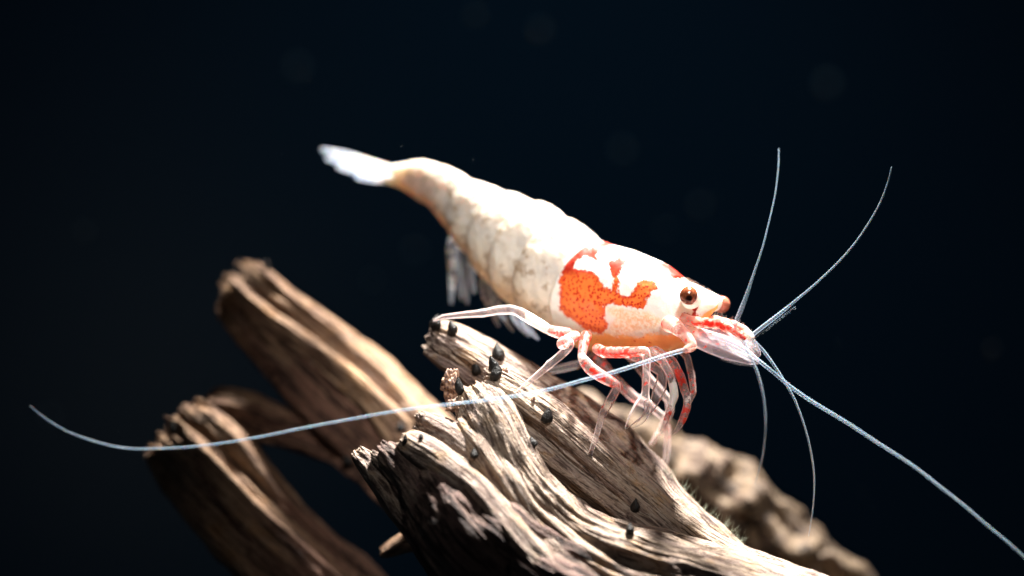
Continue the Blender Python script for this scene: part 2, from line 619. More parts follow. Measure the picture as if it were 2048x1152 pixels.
def strand(geo, pts, n=420, m=260, tone=0.0, flute=0.16, fibre=0.10, jag=1.0, seed=0.0, lump=0.08, sq=0.0, fine=0.02, tilt=None):
    """pts rows: px, py, depth mm, half width px, depth radius mm. First end is broken off."""
    global BN
    a = np.array(pts, float)
    W = np.hstack([U(a[:, 0], a[:, 1], a[:, 2]), a[:, 3:4] * K, a[:, 4:5]])
    q = cat(W, n)
    C = q[:, :3]
    L = np.linalg.norm(np.diff(C, axis=0), axis=1).sum()
    T, N, B = frames_fixed(C, (0, -1, 0))
    th = np.linspace(0, 2 * math.pi, m, endpoint=False)
    ct, st = np.cos(th), np.sin(th)
    if sq:
        f = (np.abs(ct) ** (2 + sq * 2) + np.abs(st) ** (2 + sq * 2)) ** (-1 / (2 + sq * 2))
        ct, st = ct * f, st * f
    s = np.linspace(0, L, n)
    rp, rd = q[:, 3], q[:, 4]
    rm = np.sqrt(rp * rd)
    # fibre space
    gx = (ct[None] * rd[:, None])
    gy = (st[None] * rp[:, None])
    off = seed * 17.37
    Q = np.stack([gx + off, gy + off * 0.7, np.broadcast_to(s[:, None], gx.shape)], -1)

    def aniso(fr, st_, o=2):
        return fbm(Q * np.array([fr, fr, fr / st_]), o)
    big = aniso(0.34, 7, 2)
    f1 = aniso(0.8, 10, 3)
    f2 = aniso(2.4, 10, 2)
    f3 = aniso(6.0, 9, 2)
    rid = 1 - 2 * np.abs(f1)                        # ridged: sharp crests
    dr = rm[:, None] * (lump * fbm(Q * 0.5 + 31, 2) + flute * big) + fibre * (1.0 * f1 + 0.6 * rid) \
        - 0.085 * np.maximum(f2, 0) ** 0.8 * (0.5 + fibre * 5) + fine * f3
    # broken first end: every fibre ends at its own place
    jl = jag * (0.75 * fbm(np.stack([gx[0] * 1.1 + off, gy[0] * 1.1, 0 * gx[0]], -1), 2) + 0.35 * noise(np.stack([gx[0] * 5 + off, gy[0] * 5, 0 * gx[0]], -1)))
    w = np.exp(-s / max(1.2, jag * 1.6))[:, None]
    # slight rounding of the rim at the break
    rim = 1 - 0.22 * np.exp(-s / 0.35)[:, None]
    Rd, Rp = rd[:, None] * rim, rp[:, None] * rim
    ux = ct[None] * Rd + dr * np.cos(th)[None]
    uy = st[None] * Rp + dr * np.sin(th)[None]
    P = C[:, None] + N[:, None] * ux[..., None] + B[:, None] * uy[..., None] + T[:, None] * (jl[None] * w)[..., None]
    # end cap
    kc = 26
    fr = np.linspace(0, 1, kc, endpoint=False) ** 0.8
    ex, ey = fr[:, None] * ux[0][None], fr[:, None] * uy[0][None]
    cn = jag * (0.75 * fbm(np.stack([fr[:, None] * gx[0] * 1.1 + off, fr[:, None] * gy[0] * 1.1, 0 * ex], -1), 2)
                + 0.35 * noise(np.stack([fr[:, None] * gx[0] * 5 + off, fr[:, None] * gy[0] * 5, 0 * ex], -1)))
    cn = cn + 0.12 * noise(np.stack([ex * 9, ey * 9, 0 * ex + off], -1)) - 0.12 * (1 - fr[:, None]) * 0
    cap = C[0] + N[0] * ex[..., None] + B[0] * ey[..., None] + T[0] * (cn - 0.15 * (1 - fr[:, None] ** 4))[..., None]
    Pall = np.concatenate([cap, P], 0)
    Gc = np.stack([ex + off, ey + off * 0.7, cn / 9], -1)
    Gb = np.stack([ux + off, uy + off * 0.7, np.broadcast_to(s[:, None] / 9, ux.shape)], -1)
    tn = np.interp(np.linspace(0, 1, n), np.linspace(0, 1, len(tone)), tone) if isinstance(tone, (list, tuple)) else np.full(n, tone)
    tn = np.concatenate([np.full(kc, tn[0]), tn])[:, None]
    geo.grid(Pall, {'grain': np.concatenate([Gc, Gb], 0), 'tone': tn})
    Pc = Pall[::3, ::3]
    nn, mm = Pc.shape[:2]
    i = np.arange(nn - 1)[:, None]
    j = np.arange(mm)[None]
    BQ.append((np.stack([i * mm + j, i * mm + (j + 1) % mm, (i + 1) * mm + (j + 1) % mm, (i + 1) * mm + j], -1).reshape(-1, 4) + BN))
    BV.append(Pc.reshape(-1, 3))
    BN += nn * mm


wood = thing('driftwood', 'branching weathered tan driftwood with grooved grain and snapped ends under the shrimp', 'driftwood',
             U(1400, 1300, 2))

# front trunk: a fan of fibres
g = Geo()
strand(g, [(950, 790, 0.2, 50, 1.5), (985, 850, -0.3, 58, 1.9), (1022, 925, -0.8, 58, 2.0), (1075, 1005, -1.2, 62, 2.2),
           (1165, 1082, -1.6, 66, 2.4), (1320, 1140, -1.8, 74, 2.6), (1480, 1195, -1.8, 84, 3.0), (1720, 1290, -1.5, 100, 3.5)],
       n=560, m=340, tone=-0.05, flute=0.12, fibre=0.13, jag=0.5, seed=1, sq=0.35, fine=0.04)
strand(g, [(820, 925, -0.9, 56, 1.6), (872, 985, -1.4, 80, 2.1), (945, 1075, -2.2, 108, 2.8), (1080, 1180, -2.4, 120, 3.2),
           (1250, 1270, -2.4, 130, 3.5), (1500, 1370, -2.0, 150, 4)],
       n=520, m=360, tone=[0.7, 0.8, 0.6, 0.3], flute=0.2, fine=0.04, fibre=0.15, jag=0.9, seed=2)
strand(g, [(846, 850, -0.8, 30, 0.9), (905, 886, -1.3, 38, 1.1), (975, 955, -1.6, 46, 1.3), (1050, 1050, -2.4, 52, 1.5), (1150, 1150, -3.0, 60, 1.6), (1300, 1240, -3.2, 60, 1.6)],
       n=420, m=220, tone=0.02, flute=0.16, fibre=0.09, jag=0.5, seed=3)
strand(g, [(812, 884, -1.8, 26, 0.8), (880, 925, -2.5, 28, 0.9), (950, 985, -3.3, 30, 1.0), (1030, 1085, -4.2, 34, 1.0), (1120, 1180, -4.6, 40, 1.0)],
       n=360, m=160, tone=0.0, flute=0.2, fibre=0.08, jag=0.25, seed=4)
strand(g, [(718, 912, -0.6, 24, 0.8), (765, 966, -0.9, 32, 1.1), (825, 1045, -1.4, 38, 1.3), (900, 1140, -1.6, 40, 1.2), (980, 1240, -2, 50, 1.2)],
       n=320, m=160, tone=[0.0, 0.15, 0.5, 0.6], flute=0.2, fibre=0.08, jag=0.5, seed=5)
strand(g, [(925, 845, -1.0, 26, 0.7), (960, 890, -1.6, 34, 0.9), (1005, 960, -2.4, 38, 1.0), (1060, 1040, -2.9, 40, 1.0), (1150, 1120, -3.4, 44, 1.0), (1280, 1190, -3.6, 44, 1.0)],
       n=420, m=200, tone=0.22, flute=0.2, fibre=0.12, jag=0.4, seed=6)
strand(g, [(775, 905, -1.2, 30, 0.9), (825, 960, -1.8, 40, 1.2), (890, 1040, -2.4, 50, 1.4), (960, 1130, -3.0, 56, 1.5), (1060, 1230, -3, 60, 1.6)],
       n=320, m=180, tone=[0.6, 0.75, 0.6], flute=0.25, fibre=0.14, jag=0.6, seed=21, fine=0.04, sq=0.8)
g.build('trunk', M_WOOD, wood)

# middle branch, two strands with a cleft between
g = Geo()
strand(g, [(978, 762, 0.8, 40, 1.5), (1040, 802, 0.9, 44, 1.5), (1120, 865, 1.0, 46, 1.6), (1200, 932, 1.0, 46, 1.6), (1285, 1002, 1.0, 44, 1.6),
           (1350, 1058, 0.8, 42, 1.6), (1440, 1118, 0.4, 42, 1.6), (1580, 1190, 0.2, 60, 2.0), (1750, 1290, 0, 80, 2.4)],
       n=560, m=240, tone=0.0, flute=0.14, fibre=0.11, jag=0.45, seed=7, fine=0.04)
strand(g, [(930, 795, 0.9, 30, 1.2), (1005, 845, 0.7, 36, 1.3), (1085, 905, 0.6, 32, 1.2), (1165, 965, 0.6, 30, 1.1), (1230, 1012, 0.5, 30, 1.1), (1285, 1052, 0.3, 32, 1.2), (1350, 1100, 0.2, 30, 1.1), (1500, 1180, 0, 30, 1.2)],
       n=460, m=180, tone=[0, 0, 0.1, 0.1, 0.0, 0.5], flute=0.18, fibre=0.08, jag=0.4, seed=8)
g.build('branch', M_WOOD, wood)

# back branch
g = Geo()
strand(g, [(872, 668, 4.4, 38, 1.6), (935, 705, 4.3, 44, 1.8), (1020, 757, 4.0, 46, 1.9), (1110, 815, 3.7, 48, 2.0), (1195, 885, 3.6, 60, 2.2), (1262, 955, 3.4, 60, 2.2), (1340, 1050, 3.0, 60, 2.2), (1480, 1190, 2.5, 70, 2.5)],
       n=480, m=260, tone=[0.0, 0.05, 0.2, 0.45, 0.4, 0.4], flute=0.2, fibre=0.1, jag=0.5, seed=9)
strand(g, [(866, 705, 4.4, 20, 0.9), (925, 742, 4.0, 24, 1.0), (1010, 800, 3.2, 28, 1.2), (1120, 880, 2.4, 30, 1.2)],
       n=240, m=140, tone=[0.0, 0.4, 0.5], flute=0.2, fibre=0.1, jag=0.6, seed=10)
g.build('branch', M_WOOD, wood)

# tall branch behind on the left
g = Geo()
strand(g, [(508, 545, 14.2, 34, 1.4), (585, 612, 14.0, 34, 1.5), (680, 690, 13.6, 38, 1.6), (780, 780, 13.0, 40, 1.7), (880, 885, 12.0, 44, 1.8), (1000, 1010, 10, 50, 2), (1200, 1180, 6, 60, 2.4)],
       n=380, m=200, tone=[0.1, 0.2, 0.25], flute=0.34, fibre=0.2, jag=1.1, seed=11, sq=1.3)
strand(g, [(462, 578, 13.6, 30, 1.3), (545, 642, 13.2, 24, 1.3), (640, 712, 12.7, 24, 1.4), (740, 798, 12.2, 28, 1.5), (850, 920, 12.0, 44, 1.8), (1000, 1080, 9, 50, 2)],
       n=360, m=180, tone=[0.2, 0.15, 0.25], flute=0.34, fibre=0.2, jag=1.1, seed=12, sq=1.3)
strand(g, [(455, 606, 13.8, 34, 1.3), (540, 694, 13.9, 46, 1.6), (630, 778, 13.7, 56, 1.8), (740, 880, 13.2, 70, 2), (880, 1010, 12.5, 70, 2)],
       n=300, m=180, tone=[0.3, 0.9, 1.0], flute=0.3, fibre=0.2, jag=0.8, seed=13, sq=1.3)  # lower front face, its shade is put into the tone
strand(g, [(492, 572, 15.6, 42, 1.2), (575, 650, 15.6, 52, 1.4), (670, 735, 15.2, 56, 1.5), (780, 845, 14.4, 60, 1.7), (920, 980, 12.5, 60, 1.8)],
       n=260, m=180, tone=0.9, flute=0.15, fibre=0.12, jag=0.5, seed=19)  # backing between the ridges, groove shade put into the tone
g.build('branch', M_WARM, wood)

# low arching branch on the left, shade on its faces put into tone
g = Geo()
strand(g, [(318, 912, 11.6, 34, 1.4), (385, 980, 11.4, 48, 1.8), (470, 1065, 11.2, 54, 2.0), (570, 1155, 11.0, 56, 2.0), (700, 1260, 11, 60, 2.2), (900, 1340, 8, 80, 2.6)],
       n=340, m=200, tone=[0.15, 0.5, 0.8, 0.9], flute=0.3, fibre=0.2, jag=0.9, seed=14, sq=1.3)
strand(g, [(345, 870, 11.0, 34, 1.3), (420, 942, 10.8, 40, 1.5), (505, 1030, 10.6, 44, 1.6), (605, 1125, 10.6, 46, 1.7), (720, 1230, 10.4, 50, 1.8)],
       n=320, m=180, tone=[0.0, 0.4, 0.7, 0.8], flute=0.3, fibre=0.2, jag=0.9, seed=15, sq=1.3)
strand(g, [(390, 828, 11.6, 38, 1.4), (450, 888, 11.6, 46, 1.6), (515, 968, 11.6, 42, 1.6), (600, 1060, 11.4, 42, 1.6), (720, 1165, 11.2, 46, 1.7), (820, 1250, 10, 50, 1.8)],
       n=320, m=180, tone=[0.1, 0.5, 0.8, 0.9], flute=0.3, fibre=0.2, jag=0.9, seed=16, sq=1.3)
strand(g, [(428, 812, 12.2, 42, 1.5), (505, 836, 12.8, 48, 1.6), (590, 868, 13.2, 38, 1.5), (690, 912, 13.0, 34, 1.4), (800, 985, 11.5, 48, 1.8), (950, 1120, 8, 60, 2.2)],
       n=300, m=180, tone=[0.45, 0.9, 1.1, 1.1], flute=0.3, fibre=0.2, jag=0.8, seed=20, sq=1.0)
strand(g, [(772, 1104, 4.5, 17, 0.7), (830, 1082, 3.8, 24, 0.9), (905, 1090, 2.6, 32, 1.0), (980, 1130, 1.0, 36, 1.1)],
       n=160, m=120, tone=0.1, flute=0.15, fibre=0.08, jag=0.4, seed=17)
g.build('branch', M_WARM, wood)

# thick mottled log behind on the right
g = Geo()
strand(g, [(1060, 800, 8.0, 22, 1.2), (1130, 815, 13.0, 28, 1.4), (1200, 838, 17.5, 42, 1.7), (1280, 880, 19.0, 62, 2.2), (1390, 955, 20.0, 80, 2.6),
           (1510, 1040, 20.0, 88, 2.8), (1615, 1150, 20.0, 84, 2.8), (1700, 1280, 18.0, 84, 2.8), (1700, 1400, 10, 90, 3)],
       n=420, m=260, tone=0.2, flute=0.2, fibre=0.12, jag=0.3, seed=18, lump=0.45)
g.build('branch', M_MOT, wood)

tree = BVHTree.FromPolygons(np.vstack(BV).tolist(), np.vstack(BQ).tolist())


def hit(px, py):
    o = Vector((0, -D, 0))
    p = Vector(U(px, py, 0.0))
    h = tree.ray_cast(o, (p - o).normalized())
    return (np.array(h[0]), np.array(h[1])) if h[0] is not None else (None, None)


def depth_at(px, py, dflt):
    h, _ = hit(px, py)
    return dflt if h is None else float(h[1])


# ------------------------------------------------------------------ black pointed nodules on the wood
def nodule(px, py, h_px, w_px, lean, label, group=None, seed=0):
    """px,py = base of the nodule on the wood; lean = sideways lean of the tip"""
    p, nrm = hit(px, py)
    if p is None:
        for dx, dy in ((0, 8), (8, 8), (8, 0), (14, 14), (-8, 8), (20, 20)):
            p, nrm = hit(px + dx, py + dy)
            if p is not None:
                break
    if p is None:
        return
    f = K * (D + p[1]) / D
    H, R = h_px * f, w_px * 0.5 * f
    t = np.linspace(0, 1, 22)
    prof = np.interp(t, [0, 0.06, 0.2, 0.34, 0.5, 0.66, 0.8, 0.92, 1.0], [0.0, 0.55, 0.92, 1.0, 0.9, 0.66, 0.4, 0.17, 0.0])
    th = np.linspace(0, 2 * math.pi, 20, endpoint=False)
    ax = norm(np.array([lean, -0.12, 1.0]))
    N = norm(np.cross(ax, [0, 1, 0]))
    B = np.cross(ax, N)
    base = p - ax * H * 0.12
    P = base + ax * (t * H)[:, None, None] + (N * np.cos(th)[None, :, None] + B * np.sin(th)[None, :, None]) * (prof * R)[:, None, None]
    nn = noise(P * 6 + seed * 3.1) * 0.10 + noise(P * 2.2 + seed) * 0.22
    keel = 0.12 * np.cos(th * 2 + seed)[None]
    P = P + (N * np.cos(th)[None, :, None] + B * np.sin(th)[None, :, None]) * ((nn + keel) * prof[:, None] * R)[..., None]
    P = P + N * (0.12 * H * np.sin(t * 2.2) * math.sin(seed * 2.0))[:, None, None]
    gg = Geo()
    gg.grid(P)
    o = gg.build('seed_husk', M_NOD, None, loc=base)
    return tag(o, label, 'seed husk', group)


husks = [
    (871, 660, 38, 24, 0.25, 'black pointed husk at the snapped tip of the branch touched by the hind leg'),
    (906, 668, 32, 24, -0.35, 'black squat husk second from the tip of the branch touched by the hind leg'),
    (1001, 718, 40, 27, -0.1, 'black blunt husk halfway along the branch behind the pair of husks'),
    (957, 745, 38, 26, -0.45, 'black leaning husk on the rim of the broken middle branch, beside the pair'),
    (997, 745, 44, 22, -0.35, 'black rear husk of the touching pair on the middle branch tip'),
    (987, 760, 44, 24, 0.1, 'black front husk of the touching pair on the middle branch tip'),
    (922, 778, 40, 20, -0.1, 'dark narrow husk next to the brown crumb on the broken rim'),
    (1092, 843, 34, 24, 0.15, 'lone black glossy husk on the pale flank of the middle branch'),
    (1066, 893, 24, 22, -0.2, 'small dark husk tucked into the gap beside the middle branch'),
    (949, 915, 22, 20, -0.1, 'small black round husk on a pale knob of the front trunk'),
    (532, 530, 22, 13, 0.1, 'tiny black husk at the top of the tall grooved branch'),
    (347, 864, 26, 14, 0.0, 'tiny black husk on the rim of the low arching branch'),
    (1268, 1022, 30, 19, 0.05, 'black teardrop husk low on the middle branch above the rusty hollow'),
    (1262, 1066, 26, 18, 0.0, 'grey pointed husk peeking out of the dark rusty hollow'),
    (846, 725, 26, 22, -0.4, 'blurred dark husk hanging under the snapped tip of the back branch'),
    (702, 928, 26, 24, -0.5, 'dark husk at the lowest chipped end of the front trunk'),
    (807, 888, 26, 12, 0.1, 'narrow black husk against the yellow ridge end of the front trunk'),
    (843, 878, 14, 10, 0.0, 'very small black husk on the pink fibrous end of the front trunk'),
    (800, 862, 20, 18, 0.0, 'dim dark husk in shadow behind the yellow ridge end'),
    (1017, 1146, 24, 14, 0.1, 'small black husk near the foot of the front trunk'),
]
for i, (a, b, c, d, e, lab) in enumerate(husks):
    nodule(a, b, c, d, e, lab, 'black husks stuck to the driftwood', i * 1.7 + 0.4)


# brown crumb of debris
def crumb(px, py, r_px, label, squash=1.3, seed=0.0, dy=0.0):
    p, _ = hit(px + 14, py + 8)
    y = (p[1] if p is not None else 1.0) + dy
    c = U(px, py, y)
    R = r_px * K
    th = np.linspace(0, 2 * math.pi, 56, endpoint=False)
    ph = np.linspace(0.001, math.pi - 0.001, 40)
    Dn = np.stack([np.sin(ph)[:, None] * np.cos(th), np.sin(ph)[:, None] * np.sin(th), np.cos(ph)[:, None] + 0 * th], -1)
    rr = R * (1 + 0.5 * fbm(Dn * 1.6 + seed, 3) + 0.25 * noise(Dn * 5 + seed))
    P = c + Dn * rr[..., None] * np.array([0.85, 0.85, squash])
    gg = Geo()
    gg.grid(P)
    hb, hd, hl = [], [], []
    for _ in range(7):
        d_ = norm(rng.normal(size=3) + np.array([-0.3, 0, 0.4]))
        hb.append(c + d_ * R * 0.9)
        hd.append(d_)
        hl.append(R * rng.uniform(0.4, 0.9))
    o = gg.build('debris_crumb', M_CRUMB, None, loc=c)
    return tag(o, label, 'debris')


crumb(903, 772, 20, 'pinkish brown crumbly debris clump stuck to the broken rim of the middle branch', 1.5, 2.0)
crumb(906, 812, 13, 'small dark red crumb below the feeler on the broken rim', 0.9, 5.0)
crumb(1066, 802, 6, 'tiny brown speck of debris above the lone glossy husk', 1.3, 8.0)
crumb(1010, 741, 6, 'tiny dark curl of debris beside the touching pair of husks', 0.9, 9.0)

# ------------------------------------------------------------------ SHRIMP
shrimp = thing('shrimp', 'red and white dwarf shrimp with translucent legs standing on the driftwood', 'shrimp', U(1165, 940, 0))
YAW = math.radians(39)


def ybody(px):
    return 1.25 + (1395 - px) * K * math.tan(YAW) * (0.96 if px > 1100 else 0.96)


ST = [  # dorsal px, ventral px : tail -> head
    ((772, 335), (768, 368)), ((808, 327), (797, 376)), ((855, 322), (833, 398)), ((905, 338), (868, 424)), ((950, 358), (900, 466)),
    ((1000, 375), (940, 518)), ((1050, 391), (978, 566)), ((1100, 412), (1020, 608)), ((1150, 443), (1066, 645)),
    ((1200, 477), (1112, 676)), ((1230, 491), (1150, 694)), ((1262, 499), (1200, 704)), ((1300, 514), (1258, 710)), ((1338, 534), (1312, 712)),
    ((1371, 553), (1352, 698)), ((1398, 571), (1386, 664)), ((1418, 590), (1412, 634)), ((1434, 600), (1430, 618))]
rows = []
for tp, bp in ST:
    cx, cy = (tp[0] + bp[0]) / 2, (tp[1] + bp[1]) / 2
    y = ybody(cx)
    b = math.hypot(tp[0] - bp[0], tp[1] - bp[1]) / 2 * K * (D + y) / D
    rows.append(list(U(cx, cy, y)) + [b, cx])
NB, MB = 460, 220
bq = cat(rows, NB)
BC, Bb, Bcx = bq[:, :3], bq[:, 3], bq[:, 4]
BT, BUp, BLat = frames_fixed(BC, (0, 0, 1))      # BLat = T x Up : one side; find the near one
if BLat[NB // 2, 1] > 0:
    BLat = -BLat
th = np.linspace(-math.pi, math.pi, MB, endpoint=False)
cth, sth = np.cos(th), np.sin(th)                # th = 0 dorsal, +90 near side
s01 = np.linspace(0, 1, NB)


def s_of(cx):
    return float(np.interp(cx, Bcx, s01))


wid = np.interp(Bcx, [770, 860, 1000, 1150, 1250, 1340, 1400, 1430], [0.55, 0.62, 0.70, 0.76, 0.78, 0.80, 0.85, 0.8])
S = np.broadcast_to(s01[:, None], (NB, MB))
TH = np.broadcast_to(th[None], (NB, MB))
side = np.abs(np.sin(TH))
vent = 0.5 - 0.5 * np.cos(TH)                    # 0 dorsal .. 1 ventral
# segment borders (by centre-line px), bowing backwards on the flanks
bord = [s_of(x) for x in (800, 868, 925, 978, 1033, 1088)]
scar = s_of(1174)
fac = np.ones((NB, MB))
seam = np.zeros((NB, MB))
edges = bord + [scar]
for k in range(len(edges) - 1):
    lo, hi = edges[k], edges[k + 1]
    bow = 0.020 * side ** 2 - 0.012 * vent
    ph = np.clip((S + bow - lo) / (hi - lo), 0, 1)          # 0 = rear edge of segment, 1 = front
    inside = ((S + bow) >= lo) & ((S + bow) < hi)
    amp = 0.052
    bump = (0.6 * amp * np.exp(-((ph - 0.32) / 0.34) ** 2) + 0.034 * (1 - ph) ** 0.8) * sstep(0.0, 0.05, ph)
    fac = np.where(inside, fac + bump, fac)
    lobe = 0.10 * np.exp(-((np.abs(TH) - 2.15) / 0.42) ** 2) * np.sin(math.pi * np.clip(ph, 0, 1)) ** 0.7
    fac = np.where(inside, fac + lobe, fac)
    seam = np.where(inside, np.maximum(seam, np.exp(-((ph - 0.02) / 0.09) ** 2)), seam)
bowc = 0.026 * side ** 2 - 0.01 * vent + 0.012 * (1 - vent)
carap = sstep(scar - 0.006, scar + 0.003, S + bowc)
lip = np.exp(-((S + bowc - scar - 0.012) / 0.010) ** 2)
fac = fac + (carap - 1) * 0.035 + lip * 0.012
# flanks a bit slab-sided, belly narrower
ca = cth[None] * 1.0
sa = np.sign(sth)[None] * np.abs(sth)[None] ** 0.92
bel = np.where(cth < 0, 1 - 0.16 * (cth ** 2), 1.0)[None]
P0 = BC[:, None] + BUp[:, None] * (ca * fac * Bb[:, None])[..., None] + BLat[:, None] * (sa * bel * fac * (Bb * wid)[:, None])[..., None]
nb = fbm(P0 * 0.9, 2)
Nrm = norm(P0 - BC[:, None])
BP = P0 + Nrm * (0.03 * nb + 0.02 * noise(P0 * 3.0))[..., None] * (1 + 0.6 * (1 - carap))[..., None]
# near-side photo coordinates of every (s, |th|) : the pattern is mirrored to the far side
NearP = BP.copy()
neg = th < 0
idx = np.array([np.argmin(np.abs(th - abs(t_))) for t_ in th])
qx, qy = PX(BP[:, idx])


def poly_sd(px, py, poly):
    """signed distance in px, positive inside"""
    p = np.stack([px.ravel(), py.ravel()], -1)
    v = np.array(poly, float)
    d2 = np.full(len(p), 1e18)
    ins = np.zeros(len(p), bool)
    for k in range(len(v)):
        a, b = v[k], v[(k + 1) % len(v)]
        e = b - a
        t_ = np.clip(((p - a) @ e) / (e @ e), 0, 1)
        d2 = np.minimum(d2, ((p - a - t_[:, None] * e) ** 2).sum(1))
        cond = (a[1] > p[:, 1]) != (b[1] > p[:, 1])
        xi = a[0] + (p[:, 1] - a[1]) * (b[0] - a[0]) / (b[1] - a[1] if b[1] != a[1] else 1e-9)
        ins ^= cond & (p[:, 0] < xi)
    d = np.sqrt(d2)
    return np.where(ins, d, -d).reshape(px.shape)


def zc(pts):                                     # coordinates read off an enlargement of the head
    return [(1060 + x / 4.096, 440 + y / 4.096) for x, y in pts]


R1 = zc([(700, 190), (600, 230), (545, 280), (560, 345), (500, 310), (450, 295), (365, 350), (360, 385), (500, 420), (560, 460), (610, 545),
         (660, 572), (690, 560), (690, 440), (660, 420), (650, 345), (740, 305), (835, 280), (800, 322), (745, 375), (725, 445), (708, 470), (715, 580), (760, 622), (810, 628),
         (850, 580), (880, 520), (930, 488), (1010, 498), (1048, 555), (1000, 592), (950, 650), (930, 722), (850, 722), (760, 702), (660, 690), (606, 712),
         (612, 800), (640, 850), (625, 905), (560, 940), (480, 905), (400, 860), (320, 800), (240, 740), (240, 500), (270, 380), (370, 240), (470, 150)])
R3 = zc([(1048, 385), (1070, 330), (1180, 360), (1300, 490), (1210, 482), (1120, 470), (1062, 450)])
R2 = zc([(850, 272), (740, 295), (640, 340), (655, 430), (680, 470), (675, 580), (735, 590), (725, 470), (752, 380), (812, 325)])
R4 = zc([(1340, 700), (1372, 720), (1372, 790), (1290, 810), (1245, 770), (1330, 775)])
CR = zc([(620, 700), (720, 705), (860, 735), (960, 740), (1080, 800), (1080, 850), (1020, 900), (940, 900), (850, 930), (700, 955), (630, 915), (650, 860), (690, 800), (620, 760)])
sd = np.maximum.reduce([poly_sd(qx, qy, R1), poly_sd(qx, qy, R2), poly_sd(qx, qy, R3), poly_sd(qx, qy, R4)]) * K
upm = np.maximum(sstep(-4, 4, poly_sd(qx, qy, R3)), sstep(-4, 4, poly_sd(qx, qy, R4)))
# the upper part of the rear patch is a deeper red
upm = np.maximum(upm, sstep(562, 536, qy) * sstep(1275, 1262, qx) * 0.95)
crm = poly_sd(qx, qy, CR) * K
belly = sstep(0.45, 0.95, vent)
bellyc = sstep(645, 688, qy + 10 * nb) * carap
belly_all = np.where(carap > 0.5, np.maximum(bellyc, sstep(0.72, 0.95, vent)), belly)
g = Geo()
g.grid(np.concatenate([BC[:1, None] + 0 * BP[:1], BP, (BC[-1:, None] + BT[-1] * 0.12) + 0 * BP[:1]], 0),
       {k_: np.concatenate([v_[:1], v_, v_[-1:]], 0) for k_, v_ in
        dict(red_sd=sd, dark_red=upm, cream_sd=crm, belly=belly_all, abdomen=1 - carap, seam=seam, tailw=np.broadcast_to(sstep(0.12, 0.03, s01)[:, None], (NB, MB))).items()})
body = g.build('body', M_BODY, shrimp)
body['label'] = 'white tail and red patched head shell'


# ---- eyes on short stalks
def eye(px, py, y, r_px, d, stalk_from, dark=1.0):
    c = U(px, py, y)
    R = r_px * K
    th_ = np.linspace(0, 2 * math.pi, 40, endpoint=False)
    ph_ = np.linspace(0.001, math.pi - 0.001, 28)
    ax = norm(np.array(d, float))
    n1 = norm(np.cross(ax, [0.1, 0.2, 1]))
    n2 = np.cross(ax, n1)
    P = c + ax * (np.cos(ph_) * R)[:, None, None] + (n1 * np.cos(th_)[None, :, None] + n2 * np.sin(th_)[None, :, None]) * (np.sin(ph_) * R)[:, None, None]
    look = norm(np.array([0.0, -1, -0.32]))
    pit = ((P - c) / R * look).sum(-1)
    pit = sstep(0.76, 1.08, pit) * dark
    gg = Geo()
    gg.grid(P, {'pit': pit})
    g2 = Geo()
    a0 = np.array(stalk_from, float)
    b0 = c - ax * R * 0.55
    t_ = np.linspace(0, 1, 20)
    C = a0 + (b0 - a0) * t_[:, None]
    T, N, B = frames(C)
    r = R * np.interp(t_, [0, 0.5, 0.9, 1], [1.2, 1.1, 0.95, 0.8])
    P2 = ring(C, T, N, B, r, r, 28)
    g2.grid(P2, {'red': 0.0, 'white': 1.0, 'along': 0.0})
    stalk = g2.build('eye_stalk', M_HEADLIMB, shrimp)
    return gg.build('eye', M_EYE if dark else M_EYE_LIT, stalk)


eye(1377, 591, -0.35, 18.5, (-0.35, -0.9, 0.1), U(1383, 600, 1.0))
eye(1443, 609, 2.2, 18, (0.8, 0.5, -0.12), U(1404, 598, 1.5), 0.0)

# ---- rostrum: short spine between the eyes
g = Geo()
limb(g, [(1378, 572, 1.4, 9, 0, 1), (1396, 579, 1.1, 9, 0, 1), (1418, 590, 0.8, 7, 0, 0.9), (1440, 603, 0.5, 2.0, 0, 0.6)], m=16, curve=True)
hb, hd, hl = [], [], []
for k in range(26):
    t_ = k / 25
    hb.append(U(1368 + 66 * t_, 559 + 36 * t_, 1.3 - 0.7 * t_))
    hd.append((0.75, -0.1, 0.25 + 0.3 * rng.random()))
    hl.append(0.16 + 0.1 * rng.random())
hairs(g, hb, hd, hl, 0.012)
g.build('rostrum', M_HEADLIMB, shrimp)

# ---- long antennae
g = Geo()
limb(g, [(1338, 648, 0.6, 19, 0.3, 0.0), (1350, 652, 0.0, 17, 0.35, 0.25), (1358, 660, -0.6, 15, 0.2, 0.4), (1370, 670, -0.95, 13, 0.35, 0.1), (1380, 684, -1.3, 12, 0.35, 0), (1383, 693, -1.5, 11, 0.25, 0), (1372, 700, -1.7, 8, 0.15, 0)],
     m=22, curve=True)
hb = [U(1392 - 4 * k, 692 + 2.2 * k, -1.8) for k in range(6)]
hairs(g, hb, [(1, -0.2, -0.5 + 0.25 * k) for k in range(6)], [0.28] * 6, 0.009)
hairs(g, [U(1372 - 9 * k, 706 + 2.5 * k, -1.8) for k in range(7)], [(0.15, -0.2, -1)] * 7, [0.14] * 7, 0.007)
g_base = g
g = Geo()
limb(g, [(1376, 698, -1.7, 7.5, 0.25), (1330, 711, -1.9, 7, 0.2), (1270, 731, -2.2, 6.3, 0.1), (1180, 757, -2.5, 5.6), (1060, 786, -2.8, 4.9), (900, 808, -3.0, 4.5), (720, 834, -3.1, 4.2), (560, 866, -3.2, 4.0),
         (430, 887, -3.2, 3.8), (330, 897, -3.3, 3.6), (240, 895, -3.4, 3.4), (150, 870, -3.6, 3.0), (95, 840, -3.8, 2.6), (60, 812, -4.0, 2.0)],
     m=10, n=1500, curve=True, bead=0.15, bead_amp=0.2)
near_antenna = g.build('antenna', M_ANT, shrimp)
g_base.build('antenna_base', M_HEADLIMB, near_antenna)
g = Geo()
